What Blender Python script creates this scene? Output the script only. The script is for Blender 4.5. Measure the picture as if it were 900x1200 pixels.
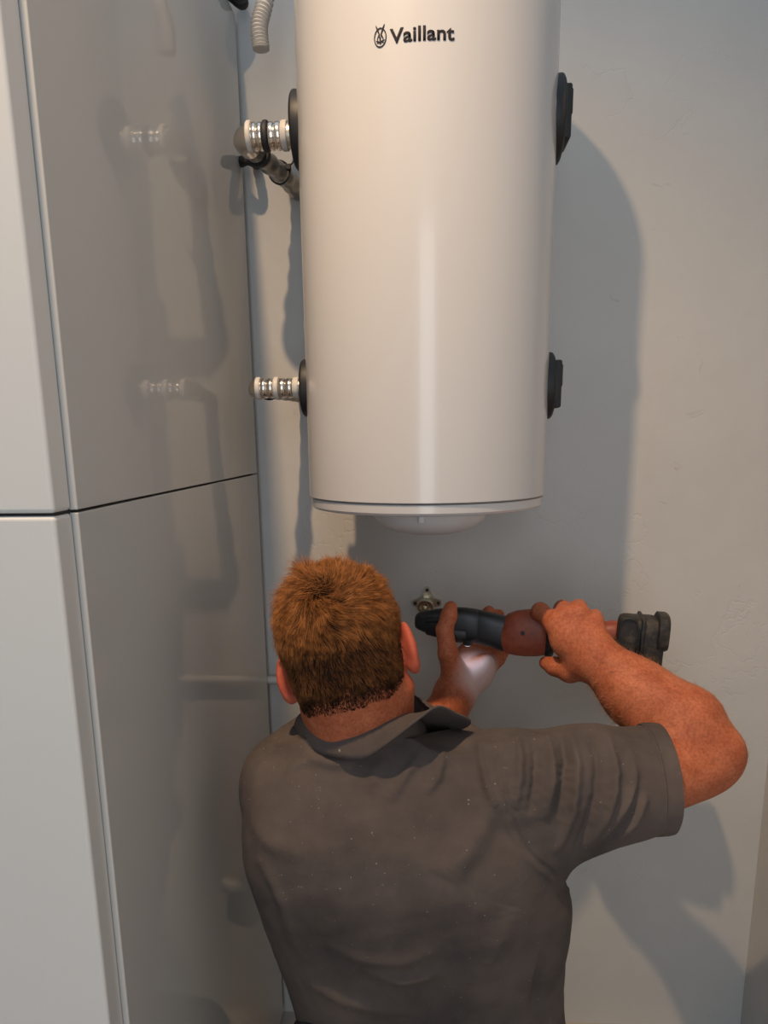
import bpy, bmesh, math, random
import numpy as np
from mathutils import Vector, Matrix

for o in list(bpy.data.objects): bpy.data.objects.remove(o)
SC = bpy.context.scene
COL = SC.collection
random.seed(7); RNG = np.random.default_rng(7)

# ------------------------------------------------------------------ camera
HC = 1.30                                   # camera height over the floor
F_PX, PPX, PPY = 863.0, 450.0, 700.0        # focal length and optical centre, in photo pixels
YC = np.array([0.06215034, -0.21244118, 0.97519541])     # wall normal seen from the camera (x right, y down, z forward)
DC = np.array([0.01253356, 0.97717339, 0.21207329])      # plumb line
XC = np.cross(DC, YC)
MW = np.array([XC, YC, -DC])                # camera -> room axes (X along wall, Y into wall, Z up)

def P(px, py, Y):
    """point of the room at distance Y in front of the camera, measured on the photo"""
    d = MW @ np.array([(px-PPX)/F_PX, (py-PPY)/F_PX, 1.0]); d = d*(Y/d[1]); d[2] += HC
    return d
def PX(px, py, X):
    d = MW @ np.array([(px-PPX)/F_PX, (py-PPY)/F_PX, 1.0]); d = d*(X/d[0]); d[2] += HC
    return d

cam = bpy.data.cameras.new('camera'); cam_o = bpy.data.objects.new('camera', cam); COL.objects.link(cam_o)
cam.sensor_fit = 'VERTICAL'; cam.sensor_height = 36.0; cam.lens = F_PX*36.0/1200.0
cam.shift_y = (PPY-600.0)/1200.0; cam.clip_start = 0.02
r = MW @ np.array([1, 0, 0]); u = MW @ np.array([0, -1, 0]); b = MW @ np.array([0, 0, -1])
cam_o.matrix_world = Matrix(((r[0], u[0], b[0], 0), (r[1], u[1], b[1], 0), (r[2], u[2], b[2], HC), (0, 0, 0, 1)))
SC.camera = cam_o

# ------------------------------------------------------------------ light
SC.view_settings.view_transform = 'Standard'; SC.view_settings.look = 'None'
SC.view_settings.gamma = 1.0; SC.view_settings.use_curve_mapping = False
SC.view_settings.exposure = -0.32
w = bpy.data.worlds.new('world'); SC.world = w; w.use_nodes = True
w.node_tree.nodes['Background'].inputs[0].default_value = (0.70, 0.85, 1.0, 1)
w.node_tree.nodes['Background'].inputs[1].default_value = 0.90

LAMP = np.array([-0.361, 0.33, HC+1.43])     # ceiling downlight
l = bpy.data.lights.new('ceiling_downlight', 'SPOT'); l.energy = 146; l.color = (1.0, 0.69, 0.41)
l.spot_size = math.radians(106); l.spot_blend = 1.0; l.shadow_soft_size = 0.022
lo = bpy.data.objects.new('ceiling_downlight', l); COL.objects.link(lo); lo.location = LAMP
lo.rotation_euler = (Vector((0.10, 0.80, 0.0))-Vector(LAMP)).to_track_quat('-Z', 'Y').to_euler()

d = bpy.data.lights.new('doorway_daylight', 'AREA'); d.shape = 'RECTANGLE'; d.size = 0.60; d.size_y = 1.9
d.energy = 16; d.color = (0.82, 0.91, 1.0)
do = bpy.data.objects.new('doorway_daylight', d); COL.objects.link(do); do.location = (0.05, -1.48, 1.40)
do.rotation_euler = (math.radians(90), 0, 0)

# ------------------------------------------------------------------ helpers
def link(name, me, mat=None, parent=None, smooth=None, sharp=35):
    o = bpy.data.objects.new(name, me); COL.objects.link(o)
    if mat: me.materials.append(mat)
    if parent: o.parent = parent
    if smooth is not False:
        me.polygons.foreach_set('use_smooth', [True]*len(me.polygons))
        if sharp: me.set_sharp_from_angle(angle=math.radians(sharp))
    return o
def bm_obj(name, bm, mat=None, parent=None, smooth=None, sharp=35):
    me = bpy.data.meshes.new(name); bmesh.ops.recalc_face_normals(bm, faces=bm.faces); bm.to_mesh(me); bm.free()
    return link(name, me, mat, parent, smooth, sharp)
def pd_obj(name, v, f, mat=None, parent=None, smooth=None, sharp=35):
    me = bpy.data.meshes.new(name); me.from_pydata([tuple(map(float, a)) for a in v], [], [tuple(map(int, a)) for a in f]); me.update()
    return link(name, me, mat, parent, smooth, sharp)
def empty(name, loc=(0, 0, 0)):
    o = bpy.data.objects.new(name, None); COL.objects.link(o); o.location = loc; o.empty_display_size = .05
    return o
def tag(o, label, cat, group=None):
    o['label'] = label; o['category'] = cat
    if group: o['group'] = group
    return o
def struct(o, label=None):
    o['kind'] = 'structure'
    if label: o['label'] = label
    return o
def unloc(o):
    """keep child geometry given in room axes although its parent stands elsewhere"""
    o.matrix_parent_inverse = Matrix.Translation(o.parent.location).inverted(); return o
def frame(x, z):
    x = np.array(x, float); x /= np.linalg.norm(x); z = np.array(z, float); z = z-x*(x@z); z /= np.linalg.norm(z)
    return np.array([x, np.cross(z, x), z]).T       # columns
def box_bm(lo_, hi_, bev=0.0, seg=2, M=None, o=None, bm=None):
    new = bm is None
    bm = bm or bmesh.new()
    res = bmesh.ops.create_cube(bm, size=1.0); vs = res['verts']
    lo_ = Vector(lo_); hi_ = Vector(hi_)
    for v in vs: v.co = Vector([(lo_[i]+hi_[i])/2+v.co[i]*(hi_[i]-lo_[i]) for i in range(3)])
    if bev:
        ed = list({e for v in vs for e in v.link_edges})
        rb = bmesh.ops.bevel(bm, geom=ed, offset=bev, segments=seg, profile=0.5, affect='EDGES')
        vs = list(set(rb['verts'])) if new is False else bm.verts
    if M is not None:
        Mx = Matrix([list(a) for a in M]); oo = Vector(o)
        for v in (bm.verts if new else set(vs)): v.co = Mx @ v.co + oo
    return bm
def lathe(prof, org, axis, n=48, bm=None, ref=(0, 0.3, 1)):
    """prof: list of (t along axis, radius)"""
    bm = bm or bmesh.new(); a = np.array(axis, float); a /= np.linalg.norm(a)
    rf = np.array(ref, float)
    if abs(a@(rf/np.linalg.norm(rf))) > .95: rf = np.array((1, 0, 0.))
    e1 = np.cross(a, rf); e1 /= np.linalg.norm(e1); e2 = np.cross(a, e1); org = np.array(org, float)
    rings = []
    for t, rr in prof:
        if rr < 1e-6: rings.append([bm.verts.new(org+a*t)])
        else: rings.append([bm.verts.new(org+a*t+rr*(math.cos(q)*e1+math.sin(q)*e2)) for q in [2*math.pi*i/n for i in range(n)]])
    for A, B in zip(rings, rings[1:]):
        if len(A) == 1 and len(B) == 1: continue
        for i in range(n):
            j = (i+1) % n
            if len(A) == 1: bm.faces.new((A[0], B[j], B[i]))
            elif len(B) == 1: bm.faces.new((A[i], A[j], B[0]))
            else: bm.faces.new((A[i], A[j], B[j], B[i]))
    for R_ in (rings[0], rings[-1]):
        if len(R_) > 1: bm.faces.new(R_)
    return bm
def catmull(pts, n):
    p = np.array(pts, float); p = np.vstack([2*p[0]-p[1], p, 2*p[-1]-p[-2]]); out = []
    m = len(p)-3
    for q in np.linspace(0, m, n):
        i = min(int(q), m-1); t = q-i; a, b_, c, d_ = p[i:i+4]
        out.append(.5*((2*b_)+(c-a)*t+(2*a-5*b_+4*c-d_)*t*t+(3*b_-a-3*c+d_)*t**3))
    return np.array(out)
def tube_bm(path, rad, n=16, bm=None, cap=True):
    bm = bm or bmesh.new(); path = np.array(path, float); m = len(path)
    rad = [rad]*m if np.isscalar(rad) else rad
    T = np.gradient(path, axis=0); T /= np.linalg.norm(T, axis=1)[:, None]
    nrm = np.cross(T[0], (0.1, .3, 1.)); nrm /= np.linalg.norm(nrm); rings = []
    for i in range(m):
        nrm = nrm-T[i]*(nrm@T[i]); nrm /= np.linalg.norm(nrm); bn = np.cross(T[i], nrm)
        rings.append([bm.verts.new(path[i]+rad[i]*(math.cos(q)*nrm+math.sin(q)*bn)) for q in [2*math.pi*k/n for k in range(n)]])
    for A, B in zip(rings, rings[1:]):
        for i in range(n): bm.faces.new((A[i], A[(i+1) % n], B[(i+1) % n], B[i]))
    if cap: bm.faces.new(rings[0]); bm.faces.new(rings[-1])
    return bm
def loft_bm(sections, bm=None):
    """sections: closed loops of equal length (arrays of points)"""
    bm = bm or bmesh.new(); rr = [[bm.verts.new(p) for p in s] for s in sections]; n = len(rr[0])
    for A, B in zip(rr, rr[1:]):
        for i in range(n): bm.faces.new((A[i], A[(i+1) % n], B[(i+1) % n], B[i]))
    bm.faces.new(rr[0]); bm.faces.new(rr[-1])
    return bm

# ------------------------------------------------------------------ materials
def mat(name, col, rough=.5, metal=0., **k):
    m = bpy.data.materials.new(name); m.use_nodes = True; nt = m.node_tree; B = nt.nodes['Principled BSDF']
    B.inputs['Base Color'].default_value = (*col, 1); B.inputs['Roughness'].default_value = rough; B.inputs['Metallic'].default_value = metal
    for a, v in k.items():
        if a in B.inputs: B.inputs[a].default_value = v
    return m
def N(m, t, **k):
    n = m.node_tree.nodes.new(t)
    for a, v in k.items(): setattr(n, a, v)
    return n
def L(m, a, b_): m.node_tree.links.new(a, b_)
def noise(m, scale, detail=4, rough=.55, vec=None, dist=0):
    n = N(m, 'ShaderNodeTexNoise'); n.inputs['Scale'].default_value = scale; n.inputs['Detail'].default_value = detail
    n.inputs['Roughness'].default_value = rough; n.inputs['Distortion'].default_value = dist
    if vec is None: vec = coords(m)
    L(m, vec, n.inputs['Vector']); return n.outputs['Fac']
def coords(m):
    return N(m, 'ShaderNodeTexCoord').outputs['Object']
def ramp(m, fac, stops):
    n = N(m, 'ShaderNodeValToRGB'); L(m, fac, n.inputs[0]); e = n.color_ramp.elements
    while len(e) < len(stops): e.new(.5)
    for i, (p, c) in enumerate(stops): e[i].position = p; e[i].color = (*c, 1) if len(c) == 3 else c
    return n.outputs[0]
def bump(m, h, strength=.2, dist=.01, prev=None):
    n = N(m, 'ShaderNodeBump'); n.inputs['Strength'].default_value = strength; n.inputs['Distance'].default_value = dist
    L(m, h, n.inputs['Height'])
    if prev is not None: L(m, prev, n.inputs['Normal'])
    return n.outputs['Normal']
def bsdf(m): return m.node_tree.nodes['Principled BSDF']
def mixc(m, fac, a, b_, mode='MIX'):
    n = N(m, 'ShaderNodeMix', data_type='RGBA', blend_type=mode)
    if hasattr(fac, 'links'): L(m, fac, n.inputs[0])
    else: n.inputs[0].default_value = fac
    for s, v in ((n.inputs[6], a), (n.inputs[7], b_)):
        if hasattr(v, 'links'): L(m, v, s)
        else: s.default_value = (*v, 1)
    return n.outputs[2]

def wall_mat(name, c):
    m = mat(name, c, .55)
    a = noise(m, 2.2, 5, .6); b2 = noise(m, 38, 6, .6); c2 = noise(m, 7, 3, .5, dist=.8)
    L(m, ramp(m, a, [(.3, tuple(v*.93 for v in c)), (.7, tuple(min(1, v*1.05) for v in c))]), bsdf(m).inputs['Base Color'])
    n1 = bump(m, b2, .12, .004); n2 = bump(m, c2, .25, .008, n1)
    pit = ramp(m, noise(m, 16, 8, .72, dist=1.5), [(.655, (1, 1, 1)), (.70, (0, 0, 0))])
    vr = N(m, 'ShaderNodeTexVoronoi', feature='DISTANCE_TO_EDGE'); vr.inputs['Scale'].default_value = 1.7
    dv = N(m, 'ShaderNodeVectorMath', operation='ADD'); nz = N(m, 'ShaderNodeTexNoise'); nz.inputs['Scale'].default_value = 6; nz.inputs['Detail'].default_value = 6
    L(m, coords(m), nz.inputs['Vector']); L(m, coords(m), dv.inputs[0]); L(m, nz.outputs['Color'], dv.inputs[1]); L(m, dv.outputs[0], vr.inputs['Vector'])
    crack = mixc(m, ramp(m, noise(m, 3.1, 3), [(.52, (0, 0, 0)), (.60, (1, 1, 1))]), (1, 1, 1), ramp(m, vr.outputs['Distance'], [(.0, (.0, .0, .0)), (.012, (1, 1, 1))]))
    n3 = bump(m, pit, .35, .003, n2); n4 = bump(m, crack, .22, .003, n3)
    L(m, n4, bsdf(m).inputs['Normal']); return m
WALL = wall_mat('painted_plaster', (.555, .54, .52))
FLOOR = wall_mat('screed', (.42, .40, .37))
WHITE = mat('boiler_enamel', (.60, .582, .575), .24, **{'Coat Weight': .3, 'Coat Roughness': .08})
WPLAS = mat('white_plastic', (.74, .75, .76), .35)
CAB = mat('cabinet_lacquer', (.53, .525, .51), .045, **{'IOR': 1.28})
CABF = mat('cabinet_front_lacquer', (.68, .675, .66), .22)
GAP = mat('dark_gap', (.02, .02, .022), .8)
BLACK = mat('black_plastic', (.012, .012, .014), .5)
RUB = mat('black_rubber', (.018, .018, .02), .6)
CHROME = mat('nickel_plated_brass', (.82, .73, .64), .16, 1.0)
STEEL = mat('braided_steel', (.30, .29, .28), .38, .9)
BRASS = mat('aged_brass', (.66, .60, .47), .3, 1.0)
GASK = mat('white_gasket', (.60, .57, .53), .5)
PVC = mat('grey_pvc', (.40, .42, .42), .4)
INK = mat('logo_ink', (.035, .03, .032), .8, **{'Specular IOR Level': .1})

# ------------------------------------------------------------------ room
WY = 1.45; WX = .69
struct(bm_obj('floor', box_bm((-2.6, -3.2, -.06), (1.9, 1.75, 0)), FLOOR, smooth=False), 'grey screed floor')
struct(bm_obj('wall_back', box_bm((-2.6, WY, 0), (WX+.1, WY+.15, 2.75)), WALL, smooth=False), 'plastered off-white wall behind the water tank')
struct(bm_obj('wall_right', box_bm((WX, -3.2, 0), (WX+.15, WY-.0005, 2.75)), WALL, smooth=False), 'plastered off-white side wall at the right')

struct(bm_obj('wall_front', box_bm((-2.6, -1.65, 0), (WX-.0005, -1.5, 2.75)), WALL, smooth=False), 'plastered wall behind the viewer')
struct(bm_obj('wall_left', box_bm((-2.75, -1.65, 0), (-2.6005, WY+.15, 2.75)), WALL, smooth=False), 'plastered wall at the far left')

# ------------------------------------------------------------------ cabinet (tall unit, two stacked modules)
CX, CW = -.333, .62; CYF, CYB = .678, 1.415; ZS = HC-.0645; ZT = HC+.7055
cab = empty('utility_cabinet', (CX-CW/2, 1.05, 0))
tag(cab, 'tall glossy light-grey cabinet of two stacked modules along the left edge', 'cabinet')
g = .0013
for nm, z0, z1 in (('lower_casing', .03, ZS-g), ('upper_casing', ZS+g, ZT)):
    o = bm_obj(nm, box_bm((CX-CW, CYF, z0), (CX, CYB, z1), .0012, 2), CAB, cab, False); unloc(o)
for nm, z0, z1 in (('lower_front_panel', .05, ZS-g), ('upper_front_panel', ZS+g, ZT)):
    o = bm_obj(nm, box_bm((CX-CW+.0025, CYF-.034, z0), (CX-.0056, CYF-.0002, z1), .004, 4), CABF, cab, False); unloc(o)
o = bm_obj('seam_backing', box_bm((CX-CW+.004, CYF-.028, ZS-.01), (CX-.008, CYB-.01, ZS+.01)), GAP, cab, False); unloc(o)
o = bm_obj('plinth', box_bm((CX-CW+.02, CYF+.01, 0), (CX-.012, CYB-.01, .03)), GAP, cab, False); unloc(o)

# ------------------------------------------------------------------ water tank
BX, BY, BR = -.0075, 1.2, .187
ZB = HC-.0905; ZTOP = HC+.68
tank = empty('water_tank', (BX, BY, ZB))
tag(tank, 'white enamelled cylindrical water tank hung on the wall', 'water tank')
pr = [(0, BR-.012), (.0005, BR-.002), (.002, BR)]
pr += [(ZTOP-ZB-.03, BR)]+[(ZTOP-ZB-.03+.03*math.sin(q), BR-.03+.03*math.cos(q)) for q in np.linspace(.2, math.pi/2, 7)]+[(ZTOP-ZB+.006, 0)]
unloc(bm_obj('shell', lathe([(0, 0)]+pr, (BX, BY, ZB), (0, 0, 1), 160), WHITE, tank))
pr = [(-.001, 0), (-.001, BR-.004), (-.002, BR-.0025), (-.013, BR-.003), (-.0165, BR-.006), (-.018, BR-.012), (-.019, BR-.03), (-.020, 0)]
unloc(bm_obj('bottom_rim', lathe(pr, (BX, BY, ZB), (0, 0, 1), 160), WHITE, tank))
pr = [(-.0195, .094), (-.022, .0935)]+[(-.022-.040*math.sin(q), .0925*math.cos(q)**.8) for q in np.linspace(.1, math.pi/2-.02, 14)]+[(-.062, 0)]
dome = unloc(bm_obj('bottom_cover', lathe(pr, (BX+.006, BY-.012, ZB), (0, 0, 1), 96), WPLAS, tank))
tb = bm_obj('cover_tab', box_bm((BX-.012, BY-.108, ZB-.036), (BX-.001, BY-.1, ZB-.017), .003, 3), WPLAS, tank); unloc(tb)
def rosette(z, s, rr, stub):
    X = BX+s*BR
    prof = [(-.008, rr*.985), (.004, rr), (.006, rr*.985), (.008, rr*.93), (.0088, rr*.8), (.009, 0)]
    fl = unloc(bm_obj('port_flange', lathe([(-.03, rr*1.04), (-.011, rr*1.04), (-.008, rr*1.0), (-.008, 0)], (X, BY+.002, z), (s, 0, 0), 64), WHITE, tank))
    ro = unloc(bm_obj('port_rosette', lathe(prof, (X, BY+.002, z), (s, 0, 0), 64), BLACK, tank)); ro['label'] = 'black round port rosette'
    if stub:
        st = bm_obj('port_plug', box_bm((X+.007, BY-.03, z-.034), (X+.018, BY+.03, z+.036), .003, 2), RUB, ro)
        bm2 = bm_obj('plug_ridge', box_bm((X+.008, BY-.028, z-.003), (X+.0195, BY+.028, z+.03), .002, 2), RUB, ro)
ZP1, ZP2 = P(310, 160, BY)[2], P(320, 455, BY)[2]
for z, s, rr, st in ((P(665, 140, BY)[2], 1, .057, 1), (P(650, 452, BY)[2], 1, .050, 1), (P(345, 153, BY)[2], -1, .052, 0), (P(355, 455, BY)[2], -1, .044, 0)):
    rosette(z, s, rr, st)
# --- lettering and emblem, bent round the shell
def bend(v, x0, z0):
    """flat (x,z,lift) -> on the cylinder; x0 = arc position"""
    x, z, q = v; a = (x0+x)/BR; rr = BR+q
    return (BX+rr*math.sin(a), BY-rr*math.cos(a), z0+z)
def cyl_arc(px, py):
    """arc length and height where a photo point meets the shell"""
    d_ = MW @ np.array([(px-PPX)/F_PX, (py-PPY)/F_PX, 1.0]); c = np.array([BX, BY])
    dd = d_[:2]; A = dd@dd; B_ = -2*dd@c; C_ = c@c-BR*BR; t = (-B_-math.sqrt(B_*B_-4*A*C_))/(2*A)
    p = d_*t; return BR*math.atan2(p[0]-BX, BY-p[1]), p[2]+HC
cu = bpy.data.curves.new('lettering', 'FONT'); cu.body = 'Vaillant'; cu.size = 1; cu.offset = .021; cu.resolution_u = 4; cu.space_character = 1.02
to = bpy.data.objects.new('lettering_src', cu); COL.objects.link(to)
dg = bpy.context.evaluated_depsgraph_get(); me = bpy.data.meshes.new_from_object(to.evaluated_get(dg)); bpy.data.objects.remove(to)
bm = bmesh.new(); bm.from_mesh(me); bmesh.ops.triangulate(bm, faces=bm.faces)
for _ in range(2): bmesh.ops.subdivide_edges(bm, edges=[e for e in bm.edges if e.calc_length() > .12], cuts=1)
xs = [v.co.x for v in bm.verts]; ys = [v.co.y for v in bm.verts]
a0, zb = cyl_arc(457, 51.5); a1, zt = cyl_arc(532.5, 30)
sx = (a1-a0)/(max(xs)-min(xs)); sz = (zt-zb)/(max(ys)-0.0)
ext = bmesh.ops.extrude_face_region(bm, geom=list(bm.faces)); top = {v for v in ext['geom'] if isinstance(v, bmesh.types.BMVert)}
for v in bm.verts: v.co = bend(((v.co.x-min(xs))*sx, v.co.y*sz, .0008 if v in top else -.0004), a0, zb)
bo = unloc(bm_obj('brand_lettering', bm, INK, tank, False)); bo['label'] = 'dark lettering reading Vaillant'
# emblem: oval ring with a hare's head
bm = bmesh.new(); ea, ez = cyl_arc(445.7, 43); eh = (cyl_arc(445.7, 30)[1]-cyl_arc(445.7, 57)[1])/2; U = eh/1.25
def flat(poly, hole=None):
    if hole is None:
        top_ = [bm.verts.new(bend((x*U, z*U, .0008), ea, ez)) for x, z in poly]; bm.faces.new(top_)
        bot_ = [bm.verts.new(bend((x*U, z*U, -.0004), ea, ez)) for x, z in poly]
        for i in range(len(poly)): j = (i+1) % len(poly); bm.faces.new((top_[i], top_[j], bot_[j], bot_[i]))
    else:
        A = [bm.verts.new(bend((x*U, z*U, .0008), ea, ez)) for x, z in poly]; B_ = [bm.verts.new(bend((x*U, z*U, .0008), ea, ez)) for x, z in hole]
        A2 = [bm.verts.new(bend((x*U, z*U, -.0004), ea, ez)) for x, z in poly]
        for i in range(len(poly)):
            j = (i+1) % len(poly); bm.faces.new((A[i], A[j], B_[j], B_[i])); bm.faces.new((A[i], A[j], A2[j], A2[i]))
q = np.linspace(0, 2*math.pi, 41)[:-1]
flat([(.82*math.cos(t), -.12+1.08*math.sin(t)) for t in q], [(.70*math.cos(t), -.12+.95*math.sin(t)) for t in q])
for s in (-1, 1):
    flat([(s*.06, .28), (s*.16, .18), (s*.42, .70), (s*.60, 1.22), (s*.54, 1.26), (s*.28, .86)])
    flat([(s*.05, .30), (s*.22, .22), (s*.30, -.02), (s*.14, -.10), (s*.04, .05)])
    flat([(s*.30, .05), (s*.42, -.18), (s*.40, -.42), (s*.28, -.30), (s*.30, -.12)])
    flat([(s*.02, -.08), (s*.07, -.10), (s*.10, -.44), (s*.02, -.52)])
    flat([(s*.08, -.52), (s*.55, -.38), (s*.56, -.45), (s*.10, -.62)])
    flat([(s*.10, -.58), (s*.46, -.62), (s*.44, -.70), (s*.10, -.66)])
    flat([(s*.0, -.55), (s*.09, -.56), (s*.12, -.78), (s*.0, -.84)])
eo = unloc(bm_obj('brand_emblem', bm, INK, tank, False)); eo['label'] = "dark oval emblem with a hare's head"

# ------------------------------------------------------------------ pipe connections between wall and tank
def pipe_conn(name, z, pxs, label, rad, drain):
    t = empty(name, (BX-BR-.05, BY, z)); tag(t, label, 'pipe fitting')
    X = [P(p, 512-(z-HC)*740, BY)[0] for p in pxs]             # stations along the run, right (tank) to left
    def seg(nm, prof, m): return unloc(bm_obj(nm, lathe(prof, (0, BY, z), (1, 0, 0), 40), m, t))
    xr, xg1, xr2, xg2, xl = X
    seg('port_nut', [(xr+.003, rad*.95), (xr-.004, rad*.95), (xr-.004, 0)], BRASS)
    seg('gasket', [(xr-.003, 0), (xr-.003, rad*1.05), (xr-.004, rad*1.10), (xr-.010, rad*1.10), (xr-.012, rad*1.04), (xr-.012, 0)], GASK)
    def ribs(x0, x1, n):
        pr_ = [(x0, 0)]
        for i in range(n):
            w_ = (x1-x0)/n
            for q_, rr in ((.02, .90), (.18, 1.0), (.5, 1.04), (.82, 1.0), (.98, .90)): pr_.append((x0+w_*(i+q_), rad*rr))
        return pr_+[(x1, 0)]
    seg('union_nut', ribs(xr-.012, xg1, 2), CHROME)
    seg('clamp_ring', [(xg1, 0), (xg1, rad*1.1), (xg1-.0015, rad*1.15), (xg1-.0055, rad*1.15), (xg1-.007, rad*1.1), (xg1-.007, 0)], RUB if drain else GASK)
    seg('press_sleeve', ribs(xg1-.007, xr2, 2), CHROME)
    seg('gasket', [(xr2, 0), (xr2, rad*1.1), (xr2-.0015, rad*1.16), (xr2-.006, rad*1.16), (xr2-.0075, rad*1.08), (xr2-.008, 0)], GASK)
    # elbow that turns back to the wall, then a ribbed leg into the wall
    xa = xl+rad*.95; rr_ = .020; z1 = z+(-.002 if drain else 0)
    path = [(xr2-.006, BY, z), (xa+rr_, BY, z)]+[(xa+rr_-rr_*math.sin(q_), BY+rr_-rr_*math.cos(q_), z) for q_ in np.linspace(.2, math.pi/2, 8)]+[(xa+.003, BY+.034, z)]
    unloc(bm_obj('elbow', tube_bm(path, rad*.98, 32), CHROME, t))
    n_ = 46; lp = catmull([(xa+.002, BY+.03, z), (xa+.014, BY+.09, z1), (xa+.030, BY+.17, z1), (xa+.040, WY+.005, z1)], n_)
    unloc(bm_obj('wall_leg', tube_bm(lp, [rad*(.80+.07*math.cos(i_*1.05)) for i_ in range(n_)], 24), STEEL, t))
    unloc(bm_obj('leg_ring', tube_bm(lp[8:11], rad*1.02, 24), RUB, t))
    return t, xa
p1, xa1 = pipe_conn('pipe_union', ZP1, (341, 316, 297, 286, 272), 'ribbed nickel pipe union with black clamp ring at the upper tank port', .0185, True)
p2, xa2 = pipe_conn('pipe_union', ZP2, (353, 327, 306, 295, 288), 'ribbed nickel pipe union with white rings at the lower tank port', .0150, False)
# cable tie round the wall leg of the upper union
TY = BY+.145; TC = np.array([xa1+.026, TY, ZP1-.002])
tie = [TC+np.array([.0175*math.cos(q_), .002*math.sin(3*q_), .0175*math.sin(q_)]) for q_ in np.linspace(0, 2*math.pi, 30)]
ct = unloc(bm_obj('cable_tie', tube_bm(tie, .0016, 8), RUB, p1))
a_ = TC+np.array([.016, -.004, .006])
bm = box_bm(a_-.0045, a_+.0045, .001, 1); tube_bm([a_, a_+np.array([.008, -.002, .006]), a_+np.array([.012, -.003, .015])], .0014, 6, bm)
unloc(bm_obj('tie_head', bm, RUB, p1))
hose = catmull([P(282, 190, 1.40), P(290, 187, 1.385), P(298, 190, 1.40), P(301, 193, 1.455)], 24)
unloc(bm_obj('flexible_hose', tube_bm(hose, [.008+.001*(i % 2) for i in range(24)], 16), RUB, p1))

# corrugated conduit hanging from above
cp = catmull([P(322, -60, 1.28), P(311, 0, 1.27), P(304, 30, 1.265), P(306, 58, 1.265)], 140)
cr = [.0118+.0016*math.cos(i*2*math.pi/7) for i in range(140)]
tag(bm_obj('corrugated_conduit', tube_bm(cp, cr, 24), GASK), 'white corrugated conduit end hanging above the upper pipe union', 'conduit')
# black cable bundle lying on the cabinet
bz = ZT
cb = empty('cable_bundle', (CX-.05, 1.36, bz)); tag(cb, 'black cable bundle lying on top of the tall cabinet', 'cable')
for k in range(3):
    pth = catmull([(CX-.3, 1.2+.03*k, bz+.012), (CX-.15, 1.3+.025*k, bz+.013), (CX-.03, 1.33+.03*k, bz+.014+.008*k), (CX+.012, 1.37+.02*k, bz+.016), (CX+.004, 1.43, bz+.03)], 24)
    unloc(bm_obj('cable', tube_bm(pth, .011, 12), RUB, cb))
# white water pipe low on the wall behind the man
wp = empty('water_pipe', (CX, WY-.02, P(340, 797, WY-.02)[2])); tag(wp, 'thin white horizontal pipe on the wall beside the cabinet', 'pipe')
zz = wp.location.z
unloc(bm_obj('pipe', lathe([(-.45, .0085), (-.14, .0085)], (0, WY-.02, zz), (1, 0, 0), 24), GASK, wp))
unloc(bm_obj('pipe_clip', lathe([(-.175, .0115), (-.163, .0115)], (0, WY-.02, zz), (1, 0, 0), 24), GASK, wp))
# grey waste pipe near the floor, mostly hidden behind the man
gp = empty('waste_pipe', (CX+.03, WY-.05, .30)); tag(gp, 'grey plastic waste pipe low on the wall, seen mirrored in the cabinet', 'pipe')
gp_z = P(300, 1040, 1.40)[2]
gx = CX+.058
unloc(bm_obj('pipe', tube_bm(catmull([(gx, WY-.042, gp_z+.24), (gx, WY-.045, gp_z+.10), (gx, WY-.045, gp_z+.03), (gx+.008, WY-.043, gp_z+.004), (gx+.030, WY-.038, gp_z-.008), (gx+.060, WY-.036, gp_z)], 40), .0165, 20), PVC, gp))
unloc(bm_obj('socket', lathe([(0, .0195), (.004, .0205), (.042, .0205), (.046, .0195)], (gx, WY-.045, gp_z+.02), (0, 0, 1), 24), PVC, gp))

# ------------------------------------------------------------------ wall-plate elbow (brass tap connection)
fc = P(500, 704, WY); fx, fz = fc[0], fc[2]
fit = empty('wall_plate_fitting', (fx, WY, fz)); tag(fit, 'small brass three-lobed wall-plate fitting on the wall above the tool head', 'pipe fitting')
for ang in (88, -8, 188):
    a = math.radians(ang); R1 = .0235; bm = bmesh.new()
    e1 = np.array([math.cos(a), 0, math.sin(a)]); e2 = np.array([-math.sin(a), 0, math.cos(a)]); c0 = np.array([fx, WY, fz])
    outl = [e1*(R1+.0065*math.cos(q_))+e2*.0065*math.sin(q_) for q_ in np.linspace(-math.pi/2, math.pi/2, 10)]+[e2*.011, -e2*.011]
    loft_bm([[c0+p+np.array([0, -.001, 0]) for p in outl], [c0+p+np.array([0, -.007, 0]) for p in outl]], bm)
    lb = unloc(bm_obj('lug', bm, BRASS, fit))
    hd = bm_obj('screw_hole', lathe([(0, .0032), (.0016, .0032), (.0016, 0)], c0+e1*R1+np.array([0, -.007, 0]), (0, -1, 0), 16), GAP, lb); hd.matrix_parent_inverse = Matrix.Identity(4)
ax = np.array([-.10, -1, -.30])
unloc(bm_obj('socket', lathe([(-.005, .0155), (.012, .0155), (.014, .0165), (.024, .0165), (.026, .0155), (.026, .0118), (.024, .0110), (.010, .0108), (.010, 0)], (fx, WY-.004, fz), ax, 40), BRASS, fit))
unloc(bm_obj('bore_plug', lathe([(.010, .006), (.016, .005), (.018, 0)], (fx, WY-.004, fz), ax, 20), CHROME, fit))
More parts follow.
